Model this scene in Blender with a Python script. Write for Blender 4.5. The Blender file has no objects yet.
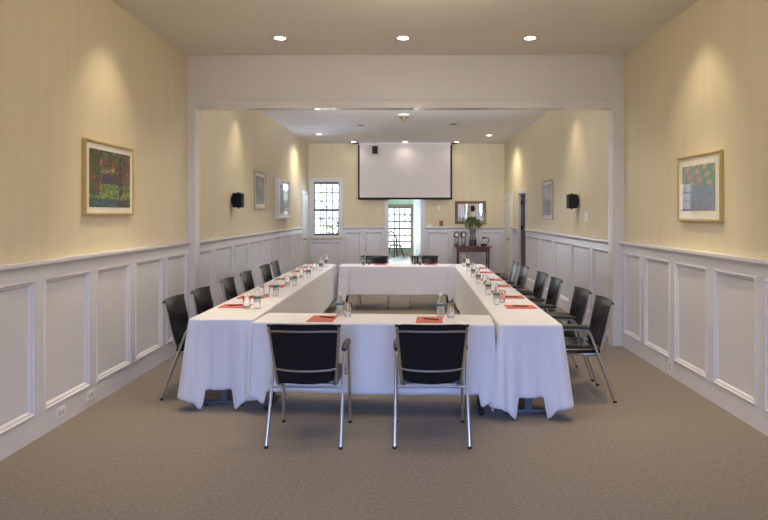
import bpy, bmesh, math, random
from mathutils import Vector, Matrix
random.seed(7)
S = bpy.context.scene
COL = S.collection
PI = math.pi

# ------------------------------------------------------------------ camera, world, lights, exposure
CAMZ = 1.62
cam_d = bpy.data.cameras.new('camera')
cam = bpy.data.objects.new('camera', cam_d); COL.objects.link(cam)
cam.location = (0, 0, CAMZ); cam.rotation_euler = (PI/2, 0, 0)
cam_d.sensor_width = 36; cam_d.lens = 36*600/768
cam_d.shift_x = -23/768; cam_d.shift_y = -47/768
cam_d.clip_start = 0.05; cam_d.clip_end = 300
S.camera = cam
S.view_settings.view_transform = 'Standard'; S.view_settings.look = 'None'
S.view_settings.gamma = 1; S.view_settings.use_curve_mapping = False
S.view_settings.exposure = 0.0

W = bpy.data.worlds.new('sky'); S.world = W; W.use_nodes = True
bgn = W.node_tree.nodes['Background']
bgn.inputs[0].default_value = (0.82, 0.91, 1.0, 1); bgn.inputs[1].default_value = 3.0

WARM = (1.0, 0.83, 0.57)
NEUT = (1.0, 0.87, 0.70)
def spot(name, loc, target, watts, cone=90, blend=.6, color=WARM, r=.04):
    d = bpy.data.lights.new(name, 'SPOT'); d.energy = watts; d.color = color
    d.spot_size = math.radians(cone); d.spot_blend = blend; d.shadow_soft_size = r
    o = bpy.data.objects.new(name, d); COL.objects.link(o); o.location = loc
    o.rotation_euler = (Vector(target)-Vector(loc)).to_track_quat('-Z', 'Y').to_euler()
    return o
XL, XR, YB, YH, YH2, YF = -2.683, 2.646, -2.2, 7.32, 7.46, 16.3
ZC, ZR = 3.55, 3.505
def daylight(loc, target, sx, sy, watts, color=(.38, .56, 1.0), spread=180):
    d = bpy.data.lights.new('window_daylight', 'AREA'); d.shape = 'RECTANGLE'; d.size = sx; d.size_y = sy
    d.energy = watts; d.color = color; d.spread = math.radians(spread)
    o = bpy.data.objects.new('window_daylight', d); COL.objects.link(o); o.location = loc
    o.rotation_euler = (Vector(target)-Vector(loc)).to_track_quat('-Z', 'Y').to_euler()
# daylight coming in at the two windows behind the camera
for x in (-1.0, 1.0): daylight((x, YB-.16, 1.55), (x, 1.6, 0), 1.25, 1.55, 38, (.27, .45, 1.0), 75)
# sky and sunlit ground outside the far left window
daylight((-2.2, 17.3, 3.35), (-2.1, 14.5, .6), 1.2, 1.0, 420)
daylight((-2.2, 17.6, .25), (-1.6, 12.5, 3.5), 1.2, 1.0, 300, (.55, .70, 1.0))
# outside the end window and an added, unseen side opening of the room beyond
daylight((-.3, 23.9, 2.9), (-.2, 20, .3), 1.2, 1.0, 110)
daylight((-1.5, 19.6, 1.2), (0, 19.6, .9), 3.0, 1.5, 110, (.60, .78, 1.0))

sd = bpy.data.lights.new('sun', 'SUN'); sd.energy = 15; sd.angle = .01; sd.color = (1, .96, .9)
so_ = bpy.data.objects.new('sun', sd); COL.objects.link(so_); so_.location = (30, 10, 40); so_.rotation_euler = (0, math.radians(42), 0)

# front room downlights and picture spots
for x in (-1.396, -.044, 1.352):
    for y in (6.59, 3.4, 0.4):
        spot('downlight', (x, y, ZC-.04), (x, y, 0), 48 if y > 5 else 24, 110, .9, NEUT)
spot('picture_spot', (-2.12, 5.30, ZC-.05), (-2.62, 5.36, 1.9), 34, 78, 1.0)
spot('picture_spot', (2.09, 5.30, ZC-.05), (2.6, 5.40, 1.9), 34, 78, 1.0)
def fill_point(name, loc, watts, color, r=.12):
    d = bpy.data.lights.new(name, 'POINT'); d.energy = watts; d.color = color; d.shadow_soft_size = r
    o = bpy.data.objects.new(name, d); COL.objects.link(o); o.location = loc
fill_point('fill_light', (0, 4.3, 3.2), 52, (1, .86, .66))  # unseen fill light added to brighten the ceiling and header
for x in (-2.0, 1.97):
    for y in (5.3, 3.4): spot('downlight', (x, y, ZC-.05), (x, y, 0), 150 if y > 4 else 70, 66, 1.0, WARM)
# rear hall (unseen fill lights added just behind the beam)
for x in (-1.3, 1.3): fill_point('fill_light', (x, 8.7, 3.2), 5, (1, .90, .78))
for x in (-.9, .7):
    spot('downlight', (x, 10.9, ZR-.04), (x, 10.9, 0), 100, 115, .9, (.96, .95, 1.0))  # unseen light added above the tables, no fixture built
    spot('downlight', (x*.8, 8.9, ZR-.04), (x*.8, 9.1, 0), 95, 72, 1.0, WARM)  # unseen warm fill added for the far table's inner cloth
for x in (-1.1, 1.1): spot('fill_spot', (x, 7.65, 3.02), (x*.3, 13, 5.0), 470, 90, 1.0, (.98, .96, .97), .1)  # unseen spots added to brighten the rear ceiling and far wall
for x, y in ((-2.1, 14.3), (1.98, 14.5), (-1.41, 15.85), (-.05, 15.85), (1.31, 15.85)):
    spot('downlight', (x, y, ZR-.04), (x, y, 0), 75 if y < 15 else 5, 150, .9, NEUT)
for y in (9.4, 14.3):
    spot('wall_spot', (-2.25, y, ZR-.05), (-2.66, y, 1.9), 28, 74, 1.0)
    spot('wall_spot', (2.22, y, ZR-.05), (2.62, y, 1.9), 28, 74, 1.0)

# ------------------------------------------------------------------ materials
def mat(name, col, rough=.5, metal=0, spec=.5, **kw):
    m = bpy.data.materials.new(name); m.use_nodes = True
    b = m.node_tree.nodes['Principled BSDF']
    b.inputs['Base Color'].default_value = (*col, 1)
    b.inputs['Roughness'].default_value = rough; b.inputs['Metallic'].default_value = metal
    b.inputs['Specular IOR Level'].default_value = spec
    for k, v in kw.items():
        b.inputs[k.replace('_', ' ')].default_value = v
    return m
def noisy(m, scale, amount, bump=0, stretch=(1, 1, 1), detail=4, dist=.01):
    """procedural colour variation + bump on a material"""
    nt = m.node_tree; b = nt.nodes['Principled BSDF']
    tc = nt.nodes.new('ShaderNodeTexCoord'); mp = nt.nodes.new('ShaderNodeMapping')
    mp.inputs['Scale'].default_value = stretch
    n = nt.nodes.new('ShaderNodeTexNoise'); n.inputs['Scale'].default_value = scale; n.inputs['Detail'].default_value = detail
    nt.links.new(tc.outputs['Object'], mp.inputs[0]); nt.links.new(mp.outputs[0], n.inputs['Vector'])
    c = list(b.inputs['Base Color'].default_value)[:3]
    r = nt.nodes.new('ShaderNodeValToRGB')
    r.color_ramp.elements[0].position = .3; r.color_ramp.elements[1].position = .7
    r.color_ramp.elements[0].color = (*[x*(1-amount) for x in c], 1)
    r.color_ramp.elements[1].color = (*[min(1, x*(1+amount)) for x in c], 1)
    nt.links.new(n.outputs['Fac'], r.inputs[0]); nt.links.new(r.outputs[0], b.inputs['Base Color'])
    if bump:
        bp = nt.nodes.new('ShaderNodeBump'); bp.inputs['Strength'].default_value = bump; bp.inputs['Distance'].default_value = dist
        nt.links.new(n.outputs['Fac'], bp.inputs['Height']); nt.links.new(bp.outputs[0], b.inputs['Normal'])
    return m
def emis(name, col, st):
    m = bpy.data.materials.new(name); m.use_nodes = True
    b = m.node_tree.nodes['Principled BSDF']
    b.inputs['Base Color'].default_value = (*col, 1)
    b.inputs['Emission Color'].default_value = (*col, 1); b.inputs['Emission Strength'].default_value = st
    return m
def clear(name, tint=(1, 1, 1), gloss=.12):
    m = bpy.data.materials.new(name); m.use_nodes = True; nt = m.node_tree
    for n in list(nt.nodes):
        if n.type != 'OUTPUT_MATERIAL': nt.nodes.remove(n)
    out = [n for n in nt.nodes if n.type == 'OUTPUT_MATERIAL'][0]
    t = nt.nodes.new('ShaderNodeBsdfTransparent'); t.inputs[0].default_value = (*tint, 1)
    g = nt.nodes.new('ShaderNodeBsdfGlossy'); g.inputs['Roughness'].default_value = .03
    mx = nt.nodes.new('ShaderNodeMixShader'); f = nt.nodes.new('ShaderNodeFresnel'); f.inputs[0].default_value = 1.45
    nt.links.new(f.outputs[0], mx.inputs[0]); nt.links.new(t.outputs[0], mx.inputs[1]); nt.links.new(g.outputs[0], mx.inputs[2])
    nt.links.new(mx.outputs[0], out.inputs[0])
    return m

M = {}
M['wall'] = noisy(mat('cream_wall_paint', (.75, .668, .475), .6, spec=.3), 3, .03, .05, (3, 3, .3))
M['ceil'] = noisy(mat('ceiling_paint', (.83, .78, .70), .7, spec=.2), 2, .02)
M['ceilrear'] = noisy(mat('lightened_rear_ceiling', (.90, .89, .91), .7, spec=.2), 2, .01)  # colour lightened to stand in for more light on the rear ceiling
M['white'] = noisy(mat('white_trim_paint', (.775, .76, .785), .25, spec=.45), 4, .015)
M['header'] = noisy(mat('white_header_paint', (.78, .74, .68), .45, spec=.4), 4, .015)
M['gloss'] = mat('glossy_white_paint', (.79, .76, .73), .03, spec=1.0)
M['carpet'] = noisy(mat('tan_carpet', (.235, .19, .134), .95, spec=.1), 45, .5, .08, detail=10)
nt = M['carpet'].node_tree
[n for n in nt.nodes if n.type == 'TEX_NOISE'][0].inputs['Roughness'].default_value = .88
b = nt.nodes['Principled BSDF']; b.inputs['Sheen Weight'].default_value = .25; b.inputs['Sheen Roughness'].default_value = .4
M['cloth'] = noisy(mat('white_tablecloth', (.73, .72, .76), .8, spec=.2, Sheen_Weight=.15), 5, .02, .12)
M['vinyl'] = noisy(mat('black_vinyl', (.012, .012, .015), .2, spec=.26), 180, .2, .03)
M['steel'] = mat('brushed_steel', (.62, .60, .58), .28, 1)
M['armpad'] = mat('dark_arm_pad', (.03, .025, .022), .45)
M['rubber'] = mat('black_rubber', (.02, .02, .02), .7)
M['tablemetal'] = mat('grey_table_leg', (.12, .13, .17), .4, .4)
M['blackmetal'] = mat('black_table_leg', (.02, .02, .024), .4, .3)
M['tabletop'] = noisy(mat('laminate_top', (.35, .28, .2), .5), 8, .1)
M['pad'] = noisy(mat('red_paper', (.56, .15, .12), .7, spec=.2), 12, .05)
M['pen'] = mat('black_pen', (.02, .015, .02), .3)
M['glass'] = mat('drinking_glass', (1, 1, 1), .02, Transmission_Weight=1, IOR=1.45)
M['pet'] = mat('clear_bottle_plastic', (.95, .98, .97), .06, Transmission_Weight=.92, IOR=1.2)
M['label'] = noisy(mat('green_bottle_label', (.04, .13, .085), .4), 30, .2)
M['labelpale'] = noisy(mat('pale_bottle_label', (.42, .50, .47), .4), 30, .2)
M['cap'] = mat('white_cap', (.85, .83, .78), .4)
M['black'] = mat('black_plastic', (.008, .008, .009), .6, spec=.25)
M['gold'] = noisy(mat('gold_frame', (.62, .47, .22), .35, .6), 20, .08)
M['paleframe'] = mat('pale_frame', (.52, .43, .28), .4)
M['whiteframe'] = mat('white_frame', (.82, .80, .76), .4)
M['bronze'] = noisy(mat('bronze_frame', (.22, .15, .08), .4, .3), 30, .25)
M['mat'] = mat('mat_board', (.80, .77, .68), .6, Coat_Weight=.6, Coat_Roughness=.03)
M['mirror'] = mat('mirror_glass', (.9, .9, .9), .02, 1)
M['screen'] = noisy(mat('screen_fabric', (.74, .69, .68), .8, spec=.1), 2, .01)
M['plate'] = mat('wall_plate', (.84, .82, .78), .4)
M['socket'] = mat('outlet_socket', (.50, .48, .46), .5)
M['redplastic'] = mat('red_plastic', (.30, .07, .06), .4)
M['lamp'] = emis('lamp_glow', (1.0, .93, .78), 9)
M['panelglow'] = emis('panel_glow', (1.0, .97, .9), 3.0)
M['brass'] = mat('dull_brass', (.28, .22, .14), .5, .3)
M['wood'] = noisy(mat('dark_red_wood', (.17, .065, .05), .3), 14, .35, .05, (1, 6, 6))
M['blackwood'] = mat('black_painted_wood', (.015, .017, .025), .4)
M['sash'] = mat('backlit_dark_sash', (.035, .04, .06), .4)  # dark colour stands in for the backlit look of the sashes
M['pane'] = clear('window_pane')
M['green'] = noisy(mat('pale_green_wall', (.55, .68, .52), .6), 3, .03)
M['door'] = mat('white_door_paint', (.76, .78, .76), .4)
M['shadeddoor'] = mat('shaded_door', (.20, .18, .16), .5)  # dark colour stands in for shade in the doorway
M['doorgreen'] = mat('pale_green_door', (.76, .77, .70), .4)
M['floorboards'] = noisy(mat('pale_polished_floor', (.55, .50, .46), .18), 6, .12, .03, (1, 8, 1))
M['knob'] = mat('brass_knob', (.5, .38, .18), .3, 1)
M['leafdark'] = noisy(mat('vase_leaves', (.11, .18, .05), .5), 30, .4)
M['leaf'] = noisy(mat('garden_leaves', (.17, .25, .12), .6), 6, .5)
M['bark'] = noisy(mat('bark', (.30, .27, .23), .8), 20, .3, .4)
M['bounceground'] = noisy(mat('pale_bounce_ground', (.50, .49, .45), .9), 8, .3)  # ground made pale to bounce light in through the windows
M['vase'] = clear('vase_glass', (.96, .985, .985))
M['pebble'] = noisy(mat('dark_teal_pebbles', (.02, .06, .06), .3), 40, .6, .6)
M['coffee'] = mat('coffee', (.12, .02, .012), .2)
M['nickel'] = mat('airpot_steel', (.55, .53, .52), .2, 1)

# ------------------------------------------------------------------ helpers
def new(): return bmesh.new()
def box(bm, x0, x1, y0, y1, z0, z1):
    v = [bm.verts.new((x, y, z)) for x in (x0, x1) for y in (y0, y1) for z in (z0, z1)]
    for f in ((0, 1, 3, 2), (4, 6, 7, 5), (0, 4, 5, 1), (2, 3, 7, 6), (0, 2, 6, 4), (1, 5, 7, 3)):
        bm.faces.new([v[i] for i in f])
def smooth_path(pts, r=.05, n=5):
    """round the corners of a polyline"""
    P = [Vector(p) for p in pts]; out = [P[0]]
    for i in range(1, len(P)-1):
        a, b_, c = P[i-1], P[i], P[i+1]
        ra = min(r, (a-b_).length*.45); rc = min(r, (c-b_).length*.45)
        p0 = b_+(a-b_).normalized()*ra; p2 = b_+(c-b_).normalized()*rc
        for k in range(n+1):
            t = k/n; out.append(p0*(1-t)**2+b_*2*t*(1-t)+p2*t*t)
    out.append(P[-1]); return out
def tube(bm, pts, r, seg=10, sx=1.0):
    P = [Vector(p) for p in pts]; n = len(P)
    rr = r if isinstance(r, (list, tuple)) else [r]*n
    d0 = (P[1]-P[0]).normalized()
    up = Vector((0, 0, 1)) if abs(d0.z) < .9 else Vector((1, 0, 0))
    nx = d0.cross(up).normalized(); rings = []
    for i in range(n):
        d = (P[min(i+1, n-1)]-P[max(i-1, 0)]).normalized()
        nx = (nx-d*nx.dot(d)).normalized(); ny = d.cross(nx)
        rings.append([bm.verts.new(P[i]+(nx*math.cos(2*PI*k/seg)*sx+ny*math.sin(2*PI*k/seg))*rr[i]) for k in range(seg)])
    for i in range(n-1):
        for k in range(seg):
            bm.faces.new((rings[i][k], rings[i][(k+1) % seg], rings[i+1][(k+1) % seg], rings[i+1][k]))
    bm.faces.new(rings[0][::-1]); bm.faces.new(rings[-1])
def lathe(bm, prof, seg=20, c=(0, 0, 0)):
    rings = []
    for r, z in prof:
        if r < 1e-5: rings.append([bm.verts.new((c[0], c[1], c[2]+z))])
        else: rings.append([bm.verts.new((c[0]+r*math.cos(2*PI*k/seg), c[1]+r*math.sin(2*PI*k/seg), c[2]+z)) for k in range(seg)])
    for a, b_ in zip(rings, rings[1:]):
        for k in range(seg):
            k2 = (k+1) % seg
            if len(a) == 1 and len(b_) == 1: continue
            if len(a) == 1: bm.faces.new((a[0], b_[k2], b_[k]))
            elif len(b_) == 1: bm.faces.new((a[k], a[k2], b_[0]))
            else: bm.faces.new((a[k], a[k2], b_[k2], b_[k]))
def obj(name, bm, m, parent=None, smooth=True, bevel=0, loc=None, rotz=0, solid=0, angle=38):
    bmesh.ops.recalc_face_normals(bm, faces=bm.faces)
    for f in bm.faces: f.smooth = smooth
    if smooth:
        for e in bm.edges:
            if len(e.link_faces) == 2 and e.calc_face_angle(0) > math.radians(angle): e.smooth = False
    me = bpy.data.meshes.new(name); bm.to_mesh(me); bm.free()
    me.materials.append(M[m] if isinstance(m, str) else m)
    o = bpy.data.objects.new(name, me); COL.objects.link(o)
    if parent: o.parent = parent
    if loc: o.location = loc
    o.rotation_euler.z = rotz
    if solid:
        md = o.modifiers.new('solid', 'SOLIDIFY'); md.thickness = solid; md.offset = -1
    if bevel:
        md = o.modifiers.new('bevel', 'BEVEL'); md.width = bevel; md.segments = 2; md.limit_method = 'ANGLE'
    return o
def tag(o, label, cat, group=None):
    o['label'] = label; o['category'] = cat
    if group: o['group'] = group
    return o
def thing(name, label, cat, loc=(0, 0, 0), rotz=0, group=None):
    o = bpy.data.objects.new(name, None); COL.objects.link(o); o.empty_display_size = .1
    o.location = loc; o.rotation_euler.z = rotz
    return tag(o, label, cat, group)
def struct(name, bm, m, smooth=False, parent=None, bevel=0):
    o = obj(name, bm, m, parent, smooth, bevel)
    if not parent: o['kind'] = 'structure'
    return o
def dup(root, loc, rotz, label, group=None):
    r = root.copy(); COL.objects.link(r); r.location = loc; r.rotation_euler.z = rotz
    r['label'] = label
    if group: r['group'] = group
    for ch in list(root.children):
        c = ch.copy(); COL.objects.link(c); c.parent = r
        for g in list(ch.children):
            d = g.copy(); COL.objects.link(d); d.parent = c
    return r

# ------------------------------------------------------------------ room shell
bm = new(); box(bm, XL-.2, XR+.2, YB-.2, YF+.15, -.1, 0); struct('floor', bm, 'carpet')
bm = new(); box(bm, XL-.2, XR+.2, YB-.2, YH+.02, ZC, ZC+.12)
struct('ceiling', bm, 'ceil')
bm = new(); box(bm, XL-.2, XR+.2, YH+.02, YF+.15, ZR, ZR+.165); struct('ceiling_rear', bm, 'ceilrear')

def wall_x(bm, x0, x1, y0, y1, z1, holes=()):
    """wall slab in the plane x=const with rectangular holes (ya, yb, za, zb)"""
    cur = y0
    for ya, yb, za, zb in sorted(holes):
        if ya > cur: box(bm, x0, x1, cur, ya, 0, z1)
        if za > 0: box(bm, x0, x1, ya, yb, 0, za)
        if zb < z1: box(bm, x0, x1, ya, yb, zb, z1)
        cur = yb
    if cur < y1: box(bm, x0, x1, cur, y1, 0, z1)
def wall_y(bm, y0, y1, x0, x1, z1, holes=()):
    cur = x0
    for xa, xb, za, zb in sorted(holes):
        if xa > cur: box(bm, cur, xa, y0, y1, 0, z1)
        if za > 0: box(bm, xa, xb, y0, y1, 0, za)
        if zb < z1: box(bm, xa, xb, y0, y1, zb, z1)
        cur = xb
    if cur < x1: box(bm, cur, x1, y0, y1, 0, z1)

DR_A = (13.30, 14.14, 0, 2.07)     # open doorway on the right wall
bm = new(); wall_x(bm, XL-.2, XL, YB-.2, YF+.15, ZC+.1); struct('wall_left', bm, 'wall')
bm = new(); wall_x(bm, XR, XR+.2, YB-.2, YF+.15, ZC+.1, [DR_A]); struct('wall_right', bm, 'wall')
WIN = (-2.554, -1.834, .995, 2.476)
DOOR = (-.516, .39, 0, 2.09)
bm = new(); wall_y(bm, YF, YF+.15, XL, XR, ZC, [WIN, DOOR]); struct('wall_far', bm, 'wall')
bm = new(); wall_y(bm, YB-.2, YB, XL, XR, ZC, [(-1.65, -.35, .75, 2.35), (.35, 1.65, .75, 2.35)]); struct('wall_back', bm, 'wall')
# header with its opening, casing boards and jambs
JL, JR, ZH = -2.585, 2.512, 2.907
bm = new()
box(bm, XL, XR, YH, YH2, ZH, ZC); box(bm, XL, JL, YH, YH2, 0, ZH); box(bm, JR, XR, YH, YH2, 0, ZH)
struct('wall_header', bm, 'header', bevel=.004)
bm = new()
box(bm, JL+.008, JR-.008, YH-.018, YH2, ZH-.008, ZH); box(bm, JL, JL+.008, YH-.018, YH2, 0, ZH); box(bm, JR-.008, JR, YH-.018, YH2, 0, ZH)
struct('trim_11', bm, 'gloss')
bm = new()
box(bm, XL, JL, YH-.018, YH, 0, ZH+.085); box(bm, JR, XR, YH-.018, YH, 0, ZH+.085); box(bm, JL, JR, YH-.018, YH, ZH, ZH+.085)
box(bm, XL, XR, YH-.026, YH, ZH+.085, ZH+.102)
struct('trim_1', bm, 'header', bevel=.003)

# ---- wainscot
def wainscot(name, T, L, stiles, H=1.28, cap=True, base=.17, top=.135, sw=.105):
    """T(t, d, z) maps along-wall, out-of-wall, height to world; stiles = centres along t (ends added)"""
    bm = new()
    def bx(t0, t1, d0, d1, z0, z1):
        v = [bm.verts.new(T(t, d, z)) for t in (t0, t1) for d in (d0, d1) for z in (z0, z1)]
        for f in ((0, 1, 3, 2), (4, 6, 7, 5), (0, 4, 5, 1), (2, 3, 7, 6), (0, 2, 6, 4), (1, 5, 7, 3)):
            bm.faces.new([v[i] for i in f])
    D = .030
    bx(0, L, 0, .008, base-.01, H-.02)
    bx(0, L, 0, D, 0, base); bx(0, L, 0, D, H-top, H-.03)
    edges = []
    ss = [0]+list(stiles)+[L]
    for i, s in enumerate(ss):
        a = 0 if i == 0 else s-sw/2; c = L if i == len(ss)-1 else s+sw/2
        if i == 0: c = sw*.6
        if i == len(ss)-1: a = L-sw*.6
        bx(a, c, 0, D, base, H-top); edges.append((a, c))
    for (a0, c0), (a1, c1) in zip(edges, edges[1:]):
        prof = [(0, D), (.002, D+.007), (.014, D+.009), (.022, D-.002), (.036, D-.006), (.046, .008)]
        rings = []
        for ins, d in prof:
            rings.append([bm.verts.new(T(t, d, z)) for t, z in ((c0+ins, base+ins), (a1-ins, base+ins), (a1-ins, H-top-ins), (c0+ins, H-top-ins))])
        for r0, r1 in zip(rings, rings[1:]):
            for k in range(4): bm.faces.new((r0[k], r0[(k+1) % 4], r1[(k+1) % 4], r1[k]))
    if cap:
        pr = [(0, H-.065), (.034, H-.065), (.038, H-.055), (.046, H-.045), (.062, H-.034), (.068, H-.026), (.068, H-.004), (.064, H), (0, H)]
        r0 = [bm.verts.new(T(0, d, z)) for d, z in pr]; r1 = [bm.verts.new(T(L, d, z)) for d, z in pr]
        for k in range(len(pr)-1): bm.faces.new((r0[k], r0[k+1], r1[k+1], r1[k]))
        bm.faces.new(r0); bm.faces.new(r1[::-1])
    return struct(name, bm, 'white')
# front left / right
st = [y for y in (-1.6, -.86, -.12, .62, 1.36, 2.1, 2.85, 3.59, 4.33, 5.07, 5.81, 6.56)]
wainscot('trim_2', lambda t, d, z: (XL+d, YB+t, z), YH-.02-YB, [y-YB for y in st])
st = [6.67, 5.92, 5.18, 4.44, 3.70, 2.96, 2.22, 1.48, .74, 0, -.74, -1.48]
wainscot('trim_3', lambda t, d, z: (XR-d, YB+t, z), YH-.02-YB, [y-YB for y in sorted(st)])
# rear left (up to the left door) and rear right (to the open doorway)
DL = (15.22, 16.08, 2.09)
wainscot('trim_4', lambda t, d, z: (XL+d, YH2+t, z), DL[0]-.1-YH2, [y-YH2 for y in (8.25, 9.16, 10.07, 10.97, 11.87, 12.77, 13.7, 14.6)], H=1.27)
wainscot('trim_5', lambda t, d, z: (XR-d, YH2+t, z), DR_A[0]-.1-YH2, [y-YH2 for y in (8.53, 9.61, 10.7, 11.8)], H=1.27)
wainscot('trim_6', lambda t, d, z: (XR-d, 14.24+t, z), 15.02-14.24, [], H=1.27)
# far wall
wainscot('trim_7', lambda t, d, z: (-1.75+t, YF-d, z), 1.75-.616, [.55], H=1.245)
wainscot('trim_8', lambda t, d, z: (.49+t, YF-d, z), XR-.49, [.71, 1.45], H=1.245)
wainscot('trim_9', lambda t, d, z: (XL+t, YF-d, z), -1.75-XL, [], H=.90, cap=False, top=.06)
# back wall low panelling between and under the windows
wainscot('trim_10', lambda t, d, z: (XR-t, YB+d, z), XR-XL, [1.0, 2.0, 3.33, 4.3], H=.60, cap=False, top=.06)

# ---- far window (double hung, sashes coloured dark for backlight) and back windows
def sash_window(name, x0, x1, z0, z1, y, yin, cols, rows, mid, casing=.10, m='sash', cas=None, mw=.012):
    """window in a plane y=const; yin = sign of the direction into the room"""
    s = yin
    bm = new(); w = casing
    ya, yb = sorted((y, y+s*.035))
    box(bm, x0-w, x0, ya, yb, z0-.02, z1+w); box(bm, x1, x1+w, ya, yb, z0-.02, z1+w); box(bm, x0, x1, ya, yb, z1, z1+w)
    box(bm, x0-w-.01, x1+w+.01, min(y, y+s*.055), max(y, y+s*.055), z0-.06, z0-.02)
    yc, yd = sorted((y, y-s*.15))
    box(bm, x0-.002, x0+.02, yc, yd, z0, z1); box(bm, x1-.02, x1+.002, yc, yd, z0, z1)
    box(bm, x0, x1, yc, yd, z1-.02, z1); box(bm, x0, x1, yc, yd, z0-.002, z0+.02)
    win = struct(name, bm, cas or 'white', bevel=.003)
    def sash(za, zb, yo):
        b2 = new(); y0_, y1_ = sorted((y-s*(yo), y-s*(yo+.03))); f = .022
        a0, a1 = x0+.02, x1-.02
        box(b2, a0, a0+f, y0_, y1_, za, zb); box(b2, a1-f, a1, y0_, y1_, za, zb)
        box(b2, a0+f, a1-f, y0_, y1_, za, za+.045); box(b2, a0+f, a1-f, y0_, y1_, zb-.045, zb)
        for i in range(1, cols):
            xx = a0+f+(a1-a0-2*f)*i/cols; box(b2, xx-mw, xx+mw, y0_+.004, y1_-.004, za+.04, zb-.04)
        for i in range(1, rows):
            zz = za+.045+(zb-za-.09)*i/rows; box(b2, a0+f, a1-f, y0_+.005, y1_-.005, zz-mw, zz+mw)
        so = obj('sash', b2, m, win, False)
        b3 = new(); ym = (y0_+y1_)/2; box(b3, a0+f, a1-f, ym-.002, ym+.002, za+.04, zb-.04)
        obj('pane', b3, 'pane', so, False)
    sash(mid-.03, z1-.02, .085); sash(z0+.02, mid+.03, .05)
    return win
sash_window('window_1', WIN[0], WIN[1], WIN[2], WIN[3], YF, -1, 4, 3, 1.70)
sash_window('window_2', -1.65, -.35, .75, 2.35, YB, 1, 4, 3, 1.55, m='white')
sash_window('window_3', .35, 1.65, .75, 2.35, YB, 1, 4, 3, 1.55, m='white')

# ---- doors
def casing_x(bm, x, s, ya, yb, zt, w=.09, d=.022):
    x0, x1 = sorted((x, x+s*d))
    box(bm, x0, x1, ya-w, ya, 0, zt+w); box(bm, x0, x1, yb, yb+w, 0, zt+w); box(bm, x0, x1, ya, yb, zt, zt+w)
def door_leaf(bm, W_, H_, th=.04):
    """door leaf, local x 0..W, y -th..0, with panel grooves built as raised frames"""
    box(bm, 0, W_, -th, 0, 0.01, H_)
    for (a, c) in ((.12, W_/2-.05), (W_/2+.05, W_-.12)):
        for (z0, z1) in ((.22, .85), (1.0, H_-.15)):
            for yy in (-th-.008, 0):
                for q in ((a, c, z0, z0+.025), (a, c, z1-.025, z1), (a, a+.025, z0+.025, z1-.025), (c-.025, c, z0+.025, z1-.025)):
                    box(bm, q[0], q[1], yy, yy+.008, q[2], q[3])
def knob(bm, p, ax):
    p = Vector(p); a = Vector(ax)
    tube(bm, [p, p+a*.012, p+a*.03, p+a*.038, p+a*.06, p+a*.075], [.026, .026, .01, .02, .03, .012], 12)
# left door near the far end (closed)
bm = new(); casing_x(bm, XL, 1, DL[0], DL[1], DL[2]); d1 = struct('door_1', bm, 'white', bevel=.003)
bm = new(); door_leaf(bm, DL[1]-DL[0], DL[2]); o = obj('door_leaf', bm, 'door', d1, False, bevel=.002, loc=(XL+.052, DL[0], 0), rotz=PI/2)
o.location.x = XL+.002
bm = new(); knob(bm, (XL+.045, DL[0]+.08, .95), (1, 0, 0)); obj('knob', bm, 'knob', d1)
# right: open doorway (dark closet behind) and a closed white door
bm = new(); casing_x(bm, XR, -1, DR_A[0], DR_A[1], DR_A[3])
box(bm, XR, XR+.2, DR_A[0]-.001, DR_A[0]+.018, 0, DR_A[3]); box(bm, XR, XR+.2, DR_A[1]-.018, DR_A[1]+.001, 0, DR_A[3])
d2 = struct('door_2', bm, 'white', bevel=.003)
bm = new()
door_leaf(bm, .78, 2.04); o = obj('door_leaf', bm, 'shadeddoor', d2, False, bevel=.002, loc=(XR+.03, DR_A[1]-.025, 0))  # dark leaf added where the jamb lies in shade
for z in (.35, 1.28, 1.86):
    bm = new(); box(bm, XR+.025, XR+.075, DR_A[1]-.072, DR_A[1]-.064, z-.05, z+.05); obj('hinge', bm, 'black', d2, False)
bm = new()
x0, x1, y0, y1 = XR+.2, XR+1.6, 12.7, 14.7
box(bm, x1, x1+.1, y0, y1, 0, 2.6); box(bm, x0, x1, y0-.1, y0, 0, 2.6); box(bm, x0, x1, y1, y1+.1, 0, 2.6); box(bm, x0, x1+.1, y0-.1, y1+.1, 2.6, 2.7); box(bm, x0, x1+.1, y0-.1, y1+.1, -.1, 0)
struct('wall_closet', bm, 'wall')
DRB = (15.12, 15.98, 2.07)
bm = new(); casing_x(bm, XR, -1, DRB[0], DRB[1], DRB[2]); d3 = struct('door_3', bm, 'white', bevel=.003)
bm = new(); door_leaf(bm, DRB[1]-DRB[0], DRB[2]); obj('door_leaf', bm, 'door', d3, False, bevel=.002, loc=(XR-.002, DRB[1], 0), rotz=-PI/2)
bm = new(); knob(bm, (XR-.045, DRB[0]+.08, .95), (-1, 0, 0)); obj('knob', bm, 'knob', d3)
# far doorway, casing + open leaf swung into the next room
bm = new()
for a, c in ((DOOR[0]-.09, DOOR[0]), (DOOR[1], DOOR[1]+.09)): box(bm, a, c, YF-.03, YF, 0, DOOR[3]+.09)
box(bm, DOOR[0], DOOR[1], YF-.03, YF, DOOR[3], DOOR[3]+.09)
box(bm, DOOR[0]-.001, DOOR[0]+.015, YF, YF+.16, 0, DOOR[3]); box(bm, DOOR[1]-.015, DOOR[1]+.001, YF, YF+.16, 0, DOOR[3]); box(bm, DOOR[0], DOOR[1], YF, YF+.16, DOOR[3]-.015, DOOR[3]+.001)
d4 = struct('door_4', bm, 'white', bevel=.003)
bm = new(); door_leaf(bm, .86, 2.05); obj('door_leaf', bm, 'doorgreen', d4, False, bevel=.002, loc=(.37, YF+.17, 0), rotz=math.radians(102))

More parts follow.
